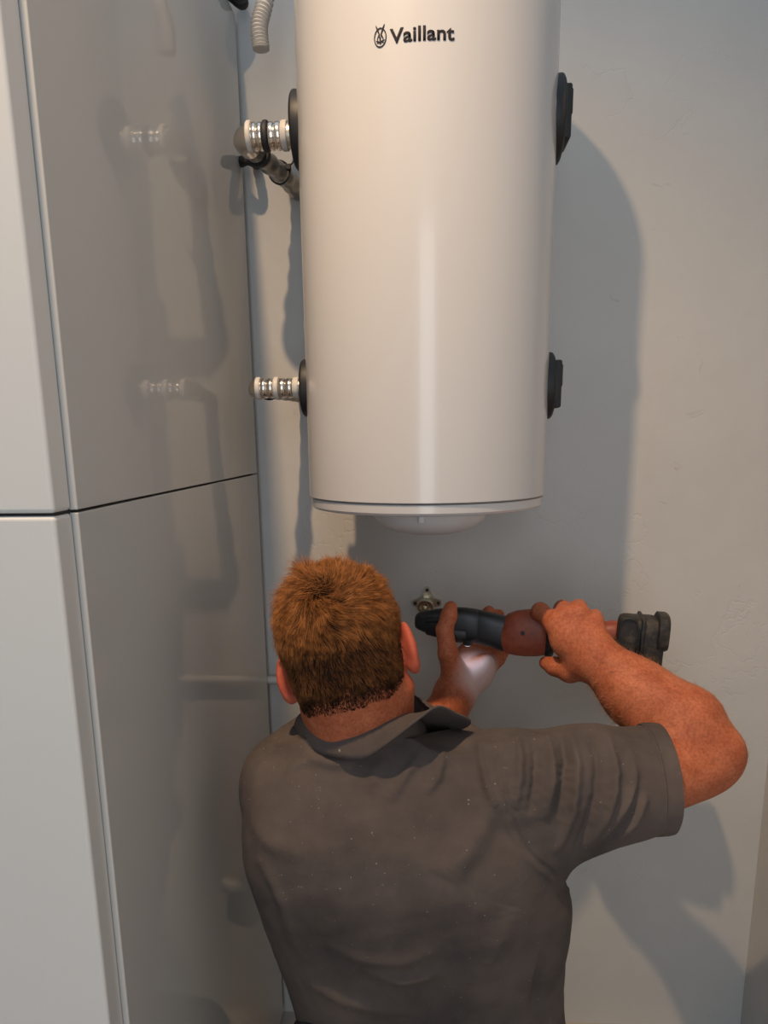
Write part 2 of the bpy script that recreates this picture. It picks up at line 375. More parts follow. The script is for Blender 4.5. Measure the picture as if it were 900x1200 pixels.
#PERSON
# ------------------------------------------------------------------ sculpting by distance fields
class Field:
    def __init__(s, lo_, hi_, h):
        s.lo = np.array(lo_, np.float32); s.h = h; n = np.ceil((np.array(hi_)-np.array(lo_))/h).astype(int)+1
        s.ax = [s.lo[i]+h*np.arange(n[i], dtype=np.float32) for i in range(3)]
        s.F = np.full(n, .2, np.float32)
    def sub(s, lo_, hi_):
        sl = []
        for i in range(3):
            a = max(int((lo_[i]-s.lo[i])/s.h), 0); b_ = min(int((hi_[i]-s.lo[i])/s.h)+2, s.F.shape[i]); sl.append(slice(a, max(a, b_)))
        X, Y, Z = s.ax[0][sl[0]][:, None, None], s.ax[1][sl[1]][None, :, None], s.ax[2][sl[2]][None, None, :]
        return tuple(sl), X, Y, Z
    def put(s, sl, d_, k, cut=False):
        A = s.F[sl]
        if cut:
            hh = np.maximum(k-np.abs(A+d_), 0)/k; s.F[sl] = np.maximum(A, -d_)+hh*hh*k*.25
        else:
            hh = np.maximum(k-np.abs(A-d_), 0)/k; s.F[sl] = np.minimum(A, d_)-hh*hh*k*.25
    def cone(s, a, b_, ra, rb, k=.01, cut=False):
        a = np.array(a, float); b_ = np.array(b_, float); m = max(ra, rb)+.02+k
        sl, X, Y, Z = s.sub(np.minimum(a, b_)-m, np.maximum(a, b_)+m); v = b_-a; vv = v@v+1e-12
        t = np.clip(((X-a[0])*v[0]+(Y-a[1])*v[1]+(Z-a[2])*v[2])/vv, 0, 1)
        d_ = np.sqrt((X-a[0]-t*v[0])**2+(Y-a[1]-t*v[1])**2+(Z-a[2]-t*v[2])**2)-(ra+(rb-ra)*t)
        s.put(sl, d_, k, cut)
    def chain(s, pts, rs, k=.01, kin=.006):
        for i in range(len(pts)-1): s.cone(pts[i], pts[i+1], rs[i], rs[i+1], k if i == 0 else kin)
    def ell(s, c, R_, M=None, k=.01, cut=False):
        c = np.array(c, float); R_ = np.array(R_, float); m = max(R_)+.02+k; M = np.eye(3) if M is None else M
        sl, X, Y, Z = s.sub(c-m, c+m); dx, dy, dz = X-c[0], Y-c[1], Z-c[2]; k0 = 0; k1 = 0
        for i in range(3):
            q_ = dx*M[0, i]+dy*M[1, i]+dz*M[2, i]; k0 = k0+(q_/R_[i])**2; k1 = k1+(q_/R_[i]**2)**2
        k0 = np.sqrt(k0); d_ = k0*(k0-1)/np.sqrt(k1+1e-12); s.put(sl, d_, k, cut)
    def mesh(s):
        F = s.F; I = F < 0; sh = np.array(F.shape)-1
        cnt = np.zeros(sh, np.uint8)
        for i in (0, 1):
            for j in (0, 1):
                for k in (0, 1): cnt += I[i:sh[0]+i, j:sh[1]+j, k:sh[2]+k]
        idx = np.argwhere((cnt > 0) & (cnt < 8)); n = len(idx); vid = np.full(sh, -1, np.int32); vid[tuple(idx.T)] = np.arange(n)
        pos = np.zeros((n, 3)); c = np.zeros(n); cor = [np.array((i, j, k)) for i in (0, 1) for j in (0, 1) for k in (0, 1)]
        for a in cor:
            for ax_ in range(3):
                if a[ax_]: continue
                b_ = a.copy(); b_[ax_] = 1
                f0 = F[tuple((idx+a).T)]; f1 = F[tuple((idx+b_).T)]; m = (f0 < 0) != (f1 < 0)
                t = np.where(m, f0/np.where(m, f0-f1, 1), 0); p = a[None, :]+(b_-a)[None, :]*t[:, None]
                pos += p*m[:, None]; c += m
        V = (idx+pos/c[:, None])*s.h+s.lo; faces = []
        for ax_ in range(3):
            o1, o2 = (ax_+1) % 3, (ax_+2) % 3
            A = [slice(None)]*3; B_ = [slice(None)]*3; A[ax_] = slice(0, -1); B_[ax_] = slice(1, None)
            e = np.argwhere(I[tuple(A)] != I[tuple(B_)]); e = e[(e[:, o1] > 0) & (e[:, o2] > 0) & (e[:, o1] < sh[o1]) & (e[:, o2] < sh[o2])]
            d1 = np.zeros(3, int); d1[o1] = 1; d2 = np.zeros(3, int); d2[o2] = 1
            q_ = np.stack([vid[tuple((e-d1-d2).T)], vid[tuple((e-d2).T)], vid[tuple(e.T)], vid[tuple((e-d1).T)]], 1)
            fl = ~I[tuple(e.T)]; q_[fl] = q_[fl][:, ::-1]; faces.append(q_)
        return V, np.vstack(faces)
def vnormals(V, Fq):
    n = np.cross(V[Fq[:, 2]]-V[Fq[:, 0]], V[Fq[:, 3]]-V[Fq[:, 1]]); N_ = np.zeros_like(V)
    for i in range(4): np.add.at(N_, Fq[:, i], n)
    return N_/(np.linalg.norm(N_, axis=1)[:, None]+1e-12)
def relax(V, Fq, it=2, lam=.5):
    e = np.vstack([Fq[:, [0, 1]], Fq[:, [1, 2]], Fq[:, [2, 3]], Fq[:, [3, 0]]])
    deg = np.bincount(e.ravel(), minlength=len(V))[:, None]
    for i in range(it):
        for lm in (lam, -lam*1.02):
            A = np.stack([np.bincount(e[:, 0], V[e[:, 1], k], len(V))+np.bincount(e[:, 1], V[e[:, 0], k], len(V)) for k in range(3)], 1)
            V = V+lm*(A/deg-V)
    return V
def quad_obj(name, V, Fq, m, parent):
    me = bpy.data.meshes.new(name); me.vertices.add(len(V)); me.vertices.foreach_set('co', V.astype(np.float32).ravel())
    me.loops.add(Fq.size); me.loops.foreach_set('vertex_index', Fq.astype(np.int32).ravel())
    me.polygons.add(len(Fq)); me.polygons.foreach_set('loop_start', np.arange(0, Fq.size, 4, dtype=np.int32)); me.update(calc_edges=True); me.validate()
    o = link(name, me, m, parent, True, 0); return unloc(o)
def to_px(V):
    c = (V-np.array([0, 0, HC])) @ MW
    return np.stack([c[:, 0]/c[:, 2]*F_PX+PPX, c[:, 1]/c[:, 2]*F_PX+PPY], 1)

# ------------------------------------------------------------------ skin, hair and cloth
SKIN = mat('skin', (.50, .24, .16), .6, **{'Subsurface Weight': .2, 'Subsurface Scale': .012, 'Specular IOR Level': .3})
bsdf(SKIN).inputs['Subsurface Radius'].default_value = (1.0, .35, .2)
_a = ramp(SKIN, noise(SKIN, 28, 5, .6), [(.3, (.38, .098, .042)), (.72, (.58, .190, .092))])
_b = ramp(SKIN, noise(SKIN, 260, 2, .5), [(.35, (.62, .46, .36)), (.60, (1, 1, 1))])
_c = mixc(SKIN, .55, _a, _b, 'MULTIPLY')
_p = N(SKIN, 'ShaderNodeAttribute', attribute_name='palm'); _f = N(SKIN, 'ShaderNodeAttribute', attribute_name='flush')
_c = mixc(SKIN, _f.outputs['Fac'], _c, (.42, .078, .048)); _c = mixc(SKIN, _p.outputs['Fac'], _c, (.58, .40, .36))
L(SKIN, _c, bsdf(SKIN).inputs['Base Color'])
L(SKIN, bump(SKIN, noise(SKIN, 420, 3, .6), .25, .0008, bump(SKIN, noise(SKIN, 60, 4, .6), .25, .003)), bsdf(SKIN).inputs['Normal'])
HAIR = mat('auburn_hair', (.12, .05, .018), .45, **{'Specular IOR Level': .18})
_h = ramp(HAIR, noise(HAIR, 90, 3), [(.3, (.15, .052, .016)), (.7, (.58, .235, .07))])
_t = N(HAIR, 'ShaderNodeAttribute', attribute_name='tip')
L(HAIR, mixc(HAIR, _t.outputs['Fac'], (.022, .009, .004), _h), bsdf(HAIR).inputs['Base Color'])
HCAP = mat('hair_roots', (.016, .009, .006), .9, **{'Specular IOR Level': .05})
ARMH = mat('arm_hair', (.42, .20, .09), .5)
CLOTH = mat('grey_jersey', (.07, .06, .057), .95)
_a = ramp(CLOTH, noise(CLOTH, 6, 5, .6), [(.3, (.048, .039, .037)), (.7, (.125, .096, .084))])
_d = ramp(CLOTH, noise(CLOTH, 11, 7, .7, dist=.6), [(.56, (0, 0, 0)), (.74, (.45, .45, .45))])
_s = ramp(CLOTH, noise(CLOTH, 210, 2, .5), [(.735, (0, 0, 0)), (.755, (.7, .7, .7))])
L(CLOTH, mixc(CLOTH, _s, mixc(CLOTH, _d, _a, (.115, .098, .082)), (.36, .34, .32)), bsdf(CLOTH).inputs['Base Color'])
L(CLOTH, bump(CLOTH, noise(CLOTH, 900, 2), .3, .0006, bump(CLOTH, noise(CLOTH, 45, 4, .6), .25, .004)), bsdf(CLOTH).inputs['Normal'])
TROUS = mat('dark_work_trousers', (.025, .026, .032), .9)

man = empty('person', (-.04, .93, 0))
tag(man, 'kneeling person in a dusty grey polo shirt working with a power tool, seen from behind', 'person')

# head frame (origin midway between the ears)
HO = P(408, 772, .965)
hx = P(479, 753, .965)-P(340, 791, .965); hx[1] = -.012; hx /= np.linalg.norm(hx)
hy = np.array([.10, .92, -.31]); hy -= hx*(hy@hx); hy /= np.linalg.norm(hy); hz = np.cross(hx, hy)
HM = np.array([hx, hy, hz]).T
def H(x, y, z): return HO+HM@np.array([x, y, z], float)

body = Field((-.36, .80, HC-1.0), (.56, 1.36, HC-.08), .0024)
SK_C, SK_R = (0, -.012, .034), (.0785, .100, .095)
body.ell(H(*SK_C), SK_R, HM)
body.ell(H(0, .030, .035), (.066, .070, .075), HM, .02)          # forehead
body.ell(H(0, .045, -.045), (.058, .055, .062), HM, .03)         # face
body.ell(H(0, .062, -.090), (.038, .032, .028), HM, .03)         # chin
for s in (-1, 1):
    body.cone(H(s*.060, .005, -.055), H(s*.030, .070, -.098), .020, .020, .025)   # jaw
    body.ell(H(s*.040, .078, -.028), (.022, .020, .018), HM, .02)                # cheek
    body.ell(H(s*.031, .094, .008), (.016, .012, .011), HM, .006, True)          # eye socket
    body.ell(H(s*.031, .086, .008), (.0125, .0125, .0125), HM, .002)             # eyeball
    body.cone(H(s*.014, .096, .024), H(s*.045, .088, .024), .007, .006, .012)    # brow
    # ear: shell with a hollow and a lobe, leaning out from the skull
    EM = HM@np.array(Matrix.Rotation(math.radians(s*24), 3, 'Z'))@np.array(Matrix.Rotation(math.radians(-14), 3, 'X'))
    ec = H(s*.0885, -.008, -.002)
    body.ell(ec, (.0085, .019, .033), EM, .004)
    body.ell(ec+EM@np.array([0, .006, -.028]), (.007, .010, .012), EM, .008)
    body.ell(ec+EM@np.array([s*.0075, .002, .004]), (.006, .012, .022), EM, .004, True)
    body.cone(H(s*.070, .004, -.006), ec+EM@np.array([0, .008, 0]), .015, .010, .012)
body.cone(H(0, .098, .012), H(0, .118, -.026), .008, .011, .010)  # nose
for s in (-1, 1): body.ell(H(s*.012, .108, -.030), (.008, .009, .007), HM, .006)
body.cone(H(-.018, .095, -.057), H(.018, .095, -.057), .006, .006, .006)
body.cone(H(-.015, .094, -.068), H(.015, .094, -.068), .007, .007, .006)
# neck and trunk
NB = P(428, 905, .985)
body.cone(H(0, -.022, -.030), NB, .058, .062, .03)
body.cone(H(-.02, -.045, -.02), P(415, 880, .965), .038, .036, .03)
body.cone(H(.03, -.040, -.02), P(450, 880, .965), .036, .036, .03)
SL, SR = P(330, 915, .985), P(610, 912, .965)
body.cone(SL, SR, .045, .050, .03)
body.cone(P(400, 940, 1.01), P(480, 1180, 1.0), .080, .070, .04)
body.cone(P(520, 940, 1.01), P(520, 1180, 1.0), .080, .070, .04)
# right arm
ER = P(822, 889, 1.03); WR = P(697, 769, 1.128)
body.chain([SR, P(740, 912, .985), ER], [.055, .055, .052], .03, .03)
body.ell(P(848, 880, 1.015), (.028, .032, .033), None, .025)
body.cone(P(735, 926, .975), P(812, 902, 1.01), .048, .041, .015)      # elbow tip
body.chain([ER, P(800, 850, 1.050), P(748, 814, 1.09), WR], [.047, .055, .048, .036], .012, .03)
# right hand over the grip of the tool
MC = [P(650, 731, 1.150), P(661, 722, 1.148), P(679, 718, 1.145), P(697, 729, 1.142)]
for i, m in enumerate(MC):
    body.cone(WR+(m-WR)*.05+np.array([0, .0, 0]), m, .030-.002*i, .0148-.0008*i, .016)
body.ell(P(673, 750, 1.145), (.038, .024, .034), None, .02)
PIPR = [P(633, 716, 1.185), P(659, 713, 1.206), P(678, 712, 1.205), P(697, 723, 1.198)]
DIPR = [P(628, 722, 1.225), P(658, 728, 1.236), P(676, 728, 1.234), P(694, 738, 1.226)]
TIPR = [P(630, 745, 1.240), P(657, 752, 1.236), P(675, 752, 1.234), P(693, 757, 1.226)]
for i in range(4):
    q_ = (.0142, .0140, .0136, .0125)[i]
    body.chain([MC[i], PIPR[i], DIPR[i], TIPR[i]], [q_*1.05, q_, q_*.92, q_*.78], .008, .003)
body.chain([P(684, 779, 1.135), P(668, 786, 1.148), P(650, 781, 1.165), P(640, 777, 1.182)], [.024, .019, .0150, .0115], .018, .006)
# left arm and the hand holding the tool head from below
EL = P(428, 985, 1.165); WL = P(533, 818, 1.195)
body.chain([SL, P(360, 955, 1.08), EL], [.056, .052, .046], .03, .03)
body.chain([EL, P(468, 925, 1.18), P(505, 862, 1.19), WL], [.046, .052, .043, .034], .02, .03)
ML = [P(545, 766, 1.288), P(559, 762, 1.292), P(572, 765, 1.286), P(582, 772, 1.274)]
for i, m in enumerate(ML): body.cone(WL+np.array([.004*(i-1.5), .004, .010]), m, .027, .0145, .014)
body.ell(P(536, 792, 1.200), (.019, .020, .034), frame((1, 0, .15), (-.05, .05, 1)), .012)      # thenar
body.ell(P(566, 788, 1.232), (.018, .020, .034), frame((1, 0, -.4), (.40, .1, 1)), .016)        # heel of the palm
PIPL = [P(561, 742, 1.300), P(576, 738, 1.302), P(590, 742, 1.296), P(597, 755, 1.284)]
DIPL = [P(568, 723, 1.288), P(583, 724, 1.290), P(597, 728, 1.286), P(604, 742, 1.274)]
TIPL = [P(573, 717, 1.262), P(584, 721, 1.262), P(598, 727, 1.266), P(606, 732, 1.262)]
for i in range(4):
    q_ = (.0135, .0135, .0130, .0115)[i]
    body.chain([ML[i], PIPL[i], DIPL[i], TIPL[i]], [q_*1.05, q_, q_*.9, q_*.80], .008, .003)
TH = [P(533, 796, 1.198), P(525, 766, 1.188), P(521, 738, 1.190), P(526, 722, 1.194), P(528, 712, 1.198)]
body.chain(TH, [.020, .0165, .0140, .0132, .0110], .014, .006)
V, Fq = body.mesh(); V = relax(V, Fq, 2)
NV = vnormals(V, Fq); PXV = to_px(V)
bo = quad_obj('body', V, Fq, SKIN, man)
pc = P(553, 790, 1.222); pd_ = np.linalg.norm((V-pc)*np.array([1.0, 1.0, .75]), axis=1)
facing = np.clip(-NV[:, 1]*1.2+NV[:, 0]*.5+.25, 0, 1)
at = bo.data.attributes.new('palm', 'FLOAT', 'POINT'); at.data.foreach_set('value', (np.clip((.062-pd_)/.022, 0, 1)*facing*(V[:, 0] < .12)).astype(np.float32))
er = np.minimum(np.linalg.norm(V-H(.0885, -.008, -.006), axis=1), np.linalg.norm(V-H(-.0885, -.008, -.006), axis=1))
at = bo.data.attributes.new('flush', 'FLOAT', 'POINT'); at.data.foreach_set('value', (np.clip((.055-er)/.03, 0, 1)*.8).astype(np.float32))

# hair: short strands growing from a whorl at the crown
lv = (V-HO)@HM
def hairline(q_):
    x, y, z = np.abs(q_[:, 0]), q_[:, 1], q_[:, 2]
    ln0 = np.interp(y, [-.2, -.045, -.022, .012, .03, .07, .2], [-.066, -.066, -.045, .034, .030, .062, .068])
    ln0 = np.where(x < .03, ln0-.004, ln0)
    return np.where((x > .0795) & (y > -.04) & (z < .042), 1.0, ln0)
hl = lv[:, 2]-hairline(lv)
hf = Fq[((hl[Fq] > 0).all(1)) & ((lv[Fq][:, :, 2] > -.12).all(1)) & (np.linalg.norm(lv[Fq[:, 0]], axis=1) < .17)]
def scalp(n):
    f_ = hf[RNG.integers(0, len(hf), n)]; w4 = RNG.dirichlet((1, 1, 1, 1), n)
    p = np.einsum('ij,ijk->ik', w4, lv[f_]); nn = np.einsum('ij,ijk->ik', w4, (NV@HM)[f_]); nn /= np.linalg.norm(nn, axis=1)[:, None]
    return p, nn, np.einsum('ij,ij->i', w4, hl[f_])
def tri_strands(roots, dirs, lens, wid, seg=4, bendv=None, parent=None, name='hair', m=None):
    n = len(roots); pts = [roots]; d_ = dirs.copy()
    for i in range(seg):
        if bendv is not None: d_ = d_+bendv[i]; d_ /= np.linalg.norm(d_, axis=1)[:, None]
        pts.append(pts[-1]+d_*(lens/seg)[:, None])
    pts = np.stack(pts, 1); T = pts[:, -1]-pts[:, 0]; T /= np.linalg.norm(T, axis=1)[:, None]+1e-9
    A = np.cross(T, RNG.normal(size=(n, 3))); A /= np.linalg.norm(A, axis=1)[:, None]; B_ = np.cross(T, A); V_ = []
    for i in range(seg+1):
        w_ = wid*(1-.85*i/seg) if i else wid
        for k in range(3):
            a = 2*math.pi*k/3; V_.append(pts[:, i]+w_*(math.cos(a)*A+math.sin(a)*B_))
    V_ = np.stack(V_, 1); base = (np.arange(n)*3*(seg+1))[:, None]; fs = []
    for i in range(seg):
        for k in range(3): fs.append(base+np.array([[i*3+k, i*3+(k+1) % 3, i*3+3+(k+1) % 3, i*3+3+k]]))
    return V_.reshape(-1, 3), np.vstack(fs)
hp_, nrm, hgt = scalp(44000)
cf = np.where(np.sum(NV*(V-np.array([0, 0, HC])), 1) < 0)[0]; wv = lv[cf[np.argmin(np.sum((PXV[cf]-np.array([377, 690]))**2, 1))]]
t_ = hp_-wv; dist = np.linalg.norm(t_, axis=1)/.1; t_ -= nrm*np.sum(t_*nrm, 1)[:, None]; t_ /= np.linalg.norm(t_, axis=1)[:, None]+1e-9
sw = 1.15*np.exp(-dist/.5); c_ = np.cross(nrm, t_); t_ = t_*np.cos(sw)[:, None]+c_*np.sin(sw)[:, None]
def vnoise(p, s, seed):
    r_ = np.random.default_rng(seed); o_ = np.zeros((len(p), 3))
    for i in range(6):
        kx = r_.normal(size=(3, 3))*s*(1+.5*i); ph = r_.uniform(0, 6.28, 3); o_ += np.sin(p@kx+ph)/(1+.4*i)
    return o_*.4
tuft = vnoise(hp_, 70, 3)+.6*vnoise(hp_, 190, 4)
tuft -= nrm*np.sum(tuft*nrm, 1)[:, None]
tuft += RNG.normal(size=tuft.shape)*(2.2*np.exp(-(dist/.16)**2))[:, None]
topness = np.clip((hp_[:, 2]-.005)/.06, 0, 1)
lift = .22+.30*topness+RNG.uniform(-.1, .15, len(hp_))
d0 = t_+nrm*lift[:, None]+tuft*(.18+.30*topness)[:, None]+RNG.normal(size=hp_.shape)*.09
d0 /= np.linalg.norm(d0, axis=1)[:, None]
ln = (.013+.019*topness)*np.clip(hgt/.035, .25, 1)*RNG.uniform(.7, 1.15, len(hp_))
bend_ = [(-nrm*(ln*(3.4+.9*i))[:, None]+tuft*.08) for i in range(4)]
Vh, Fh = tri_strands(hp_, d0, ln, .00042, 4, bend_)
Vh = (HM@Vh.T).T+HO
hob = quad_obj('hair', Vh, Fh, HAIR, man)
tipv = np.repeat(np.clip((ln[:, None]*np.linspace(0, 1, 5)[None, :]-.004)/.013, 0, 1)[:, :, None], 3, 2).ravel()  # dark roots, pale tips by length; colour also imitates lamplit crown over shaded nape
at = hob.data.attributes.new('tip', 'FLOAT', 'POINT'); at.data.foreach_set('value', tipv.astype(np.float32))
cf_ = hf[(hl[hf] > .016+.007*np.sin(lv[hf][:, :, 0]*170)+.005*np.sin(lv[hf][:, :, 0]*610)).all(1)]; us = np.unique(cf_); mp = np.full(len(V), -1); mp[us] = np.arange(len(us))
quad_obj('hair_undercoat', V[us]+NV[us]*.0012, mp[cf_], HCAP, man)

# fine hair on the forearms
sel = np.where((PXV[:, 0] > 690) & (PXV[:, 1] < 900) & (PXV[:, 1] > 745) & (V[:, 0] > .2))[0]
sel = RNG.choice(sel, 3600); fa = WR-ER; fa /= np.linalg.norm(fa)
dh = NV[sel]*.55+np.array([.0, .25, -.5])+fa*.5+RNG.normal(size=(len(sel), 3))*.35; dh /= np.linalg.norm(dh, axis=1)[:, None]
Va, Fa = tri_strands(V[sel], dh, RNG.uniform(.006, .014, len(sel)), .00016, 3, [-NV[sel]*.10]*3)
quad_obj('arm_hair', Va, Fa, ARMH, man)

# ------------------------------------------------------------------ polo shirt
sh = Field((-.36, .76, HC-1.02), (.50, 1.30, HC-.30), .0027)
rows = [(862, 330, 560), (880, 296, 590), (920, 290, 606), (960, 290, 630), (1000, 293, 652), (1040, 303, 668), (1080, 314, 668), (1110, 323, 662), (1150, 334, 661), (1200, 347, 664), (1260, 352, 672)]
zs, xl, xr_ = [], [], []
for py, a, b2 in rows:
    pl, pr_ = P(a, py, .985), P(b2, py, .985); zs.append((pl[2]+pr_[2])/2); xl.append(pl[0]); xr_.append(pr_[0])
zs, xl, xr_ = map(lambda q_: np.array(q_)[::-1], (zs, xl, xr_))
sl, X, Y, Z = sh.sub(sh.lo, [a[-1] for a in sh.ax])
zl = sh.ax[2]; L_ = np.interp(zl, zs, xl); R_ = np.interp(zl, zs, xr_); topz = HC-.428; NC0 = P(425, 870, .93)[0]
ker = np.exp(-np.linspace(-2, 2, 25)**2); ker /= ker.sum()
L_ = np.convolve(np.pad(L_, 12, 'edge'), ker, 'valid'); R_ = np.convolve(np.pad(R_, 12, 'edge'), ker, 'valid')
cx = ((L_+R_)/2)[None, None, :]; ah = ((R_-L_)/2)[None, None, :]
u_ = np.clip((zl-(HC-.80))/.40, 0, 1); pzb = np.array([P(480, q_, .87)[2] for q_ in (860, 880, 910, 950, 1000, 1050, 1100, 1150, 1200, 1260)])[::-1]
yb = np.interp(zl, pzb, np.array([.926, .914, .892, .868, .850, .847, .858, .876, .895, .912])[::-1]); yb = np.convolve(np.pad(yb, 12, 'edge'), ker, 'valid')
yf = 1.095+0*zl; cy = ((yb+yf)/2)[None, None, :]; bh = ((yf-yb)/2)[None, None, :]
k0 = (np.abs((X-cx)/ah)**2.5+np.abs((Y-cy)/bh)**2.5)**(1/2.5)
dt = (k0-1)*np.minimum(ah, bh)*.9
dt = np.maximum(dt, Z-(topz+.004+.062*np.exp(-((X-NC0)/.085)**2)))
sh.put(sl, dt.astype(np.float32), .02)
sh.cone(P(338, 916, .985), P(420, 912, .985), .056, .060, .03)
sh.cone(P(420, 912, .985), P(600, 918, .968), .060, .064, .03)
sh.cone(P(424, 925, .985), P(432, 840, .985), .071, .069, .022)                 # rise to the neck
HEM = P(776, 909, .995); axs = HEM-P(600, 912, .962); axs /= np.linalg.norm(axs)
sh.chain([P(600, 914, .962), P(690, 911, .978), HEM+axs*.03], [.068, .069, .068], .03, .03)
sh.cone(P(640, 965, .965), P(768, 916, .995), .062, .064, .04)
sh.chain([P(340, 918, .99), P(368, 955, 1.08), P(388, 970, 1.12)], [.058, .060, .060], .03, .03)
V2, F2 = sh.mesh(); V2 = relax(V2, F2, 3); N2 = vnormals(V2, F2); PX2 = to_px(V2)
front = np.sum(N2*(V2-np.array([0, 0, HC])), 1) < 0
def lay(poly, n=60):
    """drape a measured line over the cloth: nearest visible cloth point for every sample"""
    q_ = catmull([(*p, 0) for p in poly], n)[:, :2]; idx = np.where(front)[0]; o_ = []
    for a in q_:
        dd = np.sum((PX2[idx]-a)**2, 1); j = idx[np.argsort(dd)[:6]]; j = j[np.argmin(V2[j, 1])]; o_.append(V2[j])
    o_ = np.array(o_); return (o_+np.roll(o_, 1, 0)+np.roll(o_, -1, 0))[1:-1]/3 if n > 3 else o_
FOLDS = [  # line, height (m), width (m), taper
 # sleeve creases running round the arm
 ([(560, 862), (566, 905), (580, 945)], .0035, .006), ([(606, 856), (610, 900), (604, 950)], .004, .006), ([(640, 853), (648, 905), (640, 965)], .0045, .007),
 ([(668, 852), (676, 900), (668, 965), (652, 1005)], .0045, .006), ([(690, 851), (701, 905), (690, 965), (668, 1015)], -.004, .006),
 ([(712, 852), (722, 905), (714, 955), (690, 1000)], .0045, .006), ([(738, 872), (744, 920), (728, 960), (700, 1000)], .004, .007),
 ([(625, 860), (630, 905), (622, 960)], -.004, .006), ([(656, 856), (662, 900), (655, 960)], -.004, .005),
 ([(750, 905), (742, 945), (715, 985), (690, 1012)], -.004, .006), ([(760, 925), (745, 962), (715, 995)], .004, .006),
 # big draw fold from the right shoulder blade
 ([(578, 865), (580, 920), (568, 965), (545, 1005), (520, 1030)], .0036, .017), ([(596, 900), (592, 960), (570, 1005), (540, 1040)], -.0012, .018),
 ([(500, 872), (478, 905), (455, 940)], .003, .007), ([(520, 875), (515, 905), (500, 930)], .003, .006), ([(455, 885), (440, 905), (430, 930)], .002, .008),
 ([(350, 880), (385, 892), (420, 890)], .003, .008), ([(330, 905), (350, 893), (372, 890)], .0015, .006),
 # sagging folds low on the back
 ([(420, 1135), (470, 1150), (520, 1140)], .003, .010), ([(380, 1105), (420, 1125), (470, 1128), (530, 1110)], .0025, .012), ([(350, 1150), (420, 1178), (500, 1186)], .003, .014),
 ([(600, 1060), (585, 1110), (560, 1160)], .003, .016), ([(640, 1110), (632, 1150), (622, 1200)], -.004, .008), ([(300, 1000), (330, 1060), (350, 1120)], .0025, .012), ([(290, 960), (320, 990), (360, 1000)], .002, .012),
 # armhole seam
 ([(577, 862), (584, 905), (598, 950), (616, 990), (645, 1020), (672, 1038)], -.0022, .0026), ([(571, 862), (578, 906), (592, 952), (611, 995), (641, 1026), (670, 1043)], .0014, .003),
]
disp = np.zeros(len(V2))
for poly, A, wd in FOLDS:
    ln_ = lay(poly); lo3, hi3 = ln_.min(0)-4*wd, ln_.max(0)+4*wd
    c = np.where(((V2 > lo3) & (V2 < hi3)).all(1))[0]
    if not len(c): continue
    D = np.full(len(c), 9.); tt = np.zeros(len(c))
    for i in range(len(ln_)-1):
        a, v = ln_[i], ln_[i+1]-ln_[i]; t = np.clip((V2[c]-a)@v/(v@v+1e-12), 0, 1); dd = np.linalg.norm(V2[c]-a-t[:, None]*v, axis=1)
        m = dd < D; D[m] = dd[m]; tt[m] = ((i+t)/(len(ln_)-1))[m]
    seam = abs(A) < .0025 and wd < .004
    disp[c] += (A if seam else A*2.1)*np.exp(-(D/wd)**2)*(1 if seam else np.sin(np.pi*np.clip(tt, 0, 1))**.7)
low = vnoise(V2*np.array([1, 1, .6]), 26, 11)[:, 0]*.0016+vnoise(V2, 60, 12)[:, 0]*.0007
V2 = V2+N2*(disp+low)[:, None]
# cut the openings: bottom hem, sleeve hems, neck
bm = bmesh.new(); me = bpy.data.meshes.new('tmp'); me.from_pydata(V2.tolist(), [], F2.tolist()); bm.from_mesh(me); bpy.data.meshes.remove(me)
def cut(co, no, near=None, rad=.2):
    co = Vector(co); fs = [f for f in bm.faces if near is None or (f.calc_center_median()-Vector(near)).length < rad]
    gm = list({v for f in fs for v in f.verts})+list({e for f in fs for e in f.edges})+fs
    bmesh.ops.bisect_plane(bm, geom=gm, plane_co=co, plane_no=Vector(no), clear_outer=True)
cut((0, 0, HC-.985), (0, 0, -1))
cut(HEM, axs+np.array([.0, -.10, .10]), HEM, .12)
cut(P(383, 969, 1.118), P(385, 970, 1.12)-P(360, 955, 1.08), P(385, 970, 1.12), .09)
NC = P(433, 852, .985)
cut(NC+np.array([0, 0, -.004]), (0, .25, 1), NC+np.array([.0, 0, .03]), .12)
SHIRT = bm_obj('polo_shirt', bm, CLOTH, man, True, 0); unloc(SHIRT)
md = SHIRT.modifiers.new('thickness', 'SOLIDIFY'); md.thickness = .0016; md.offset = -1
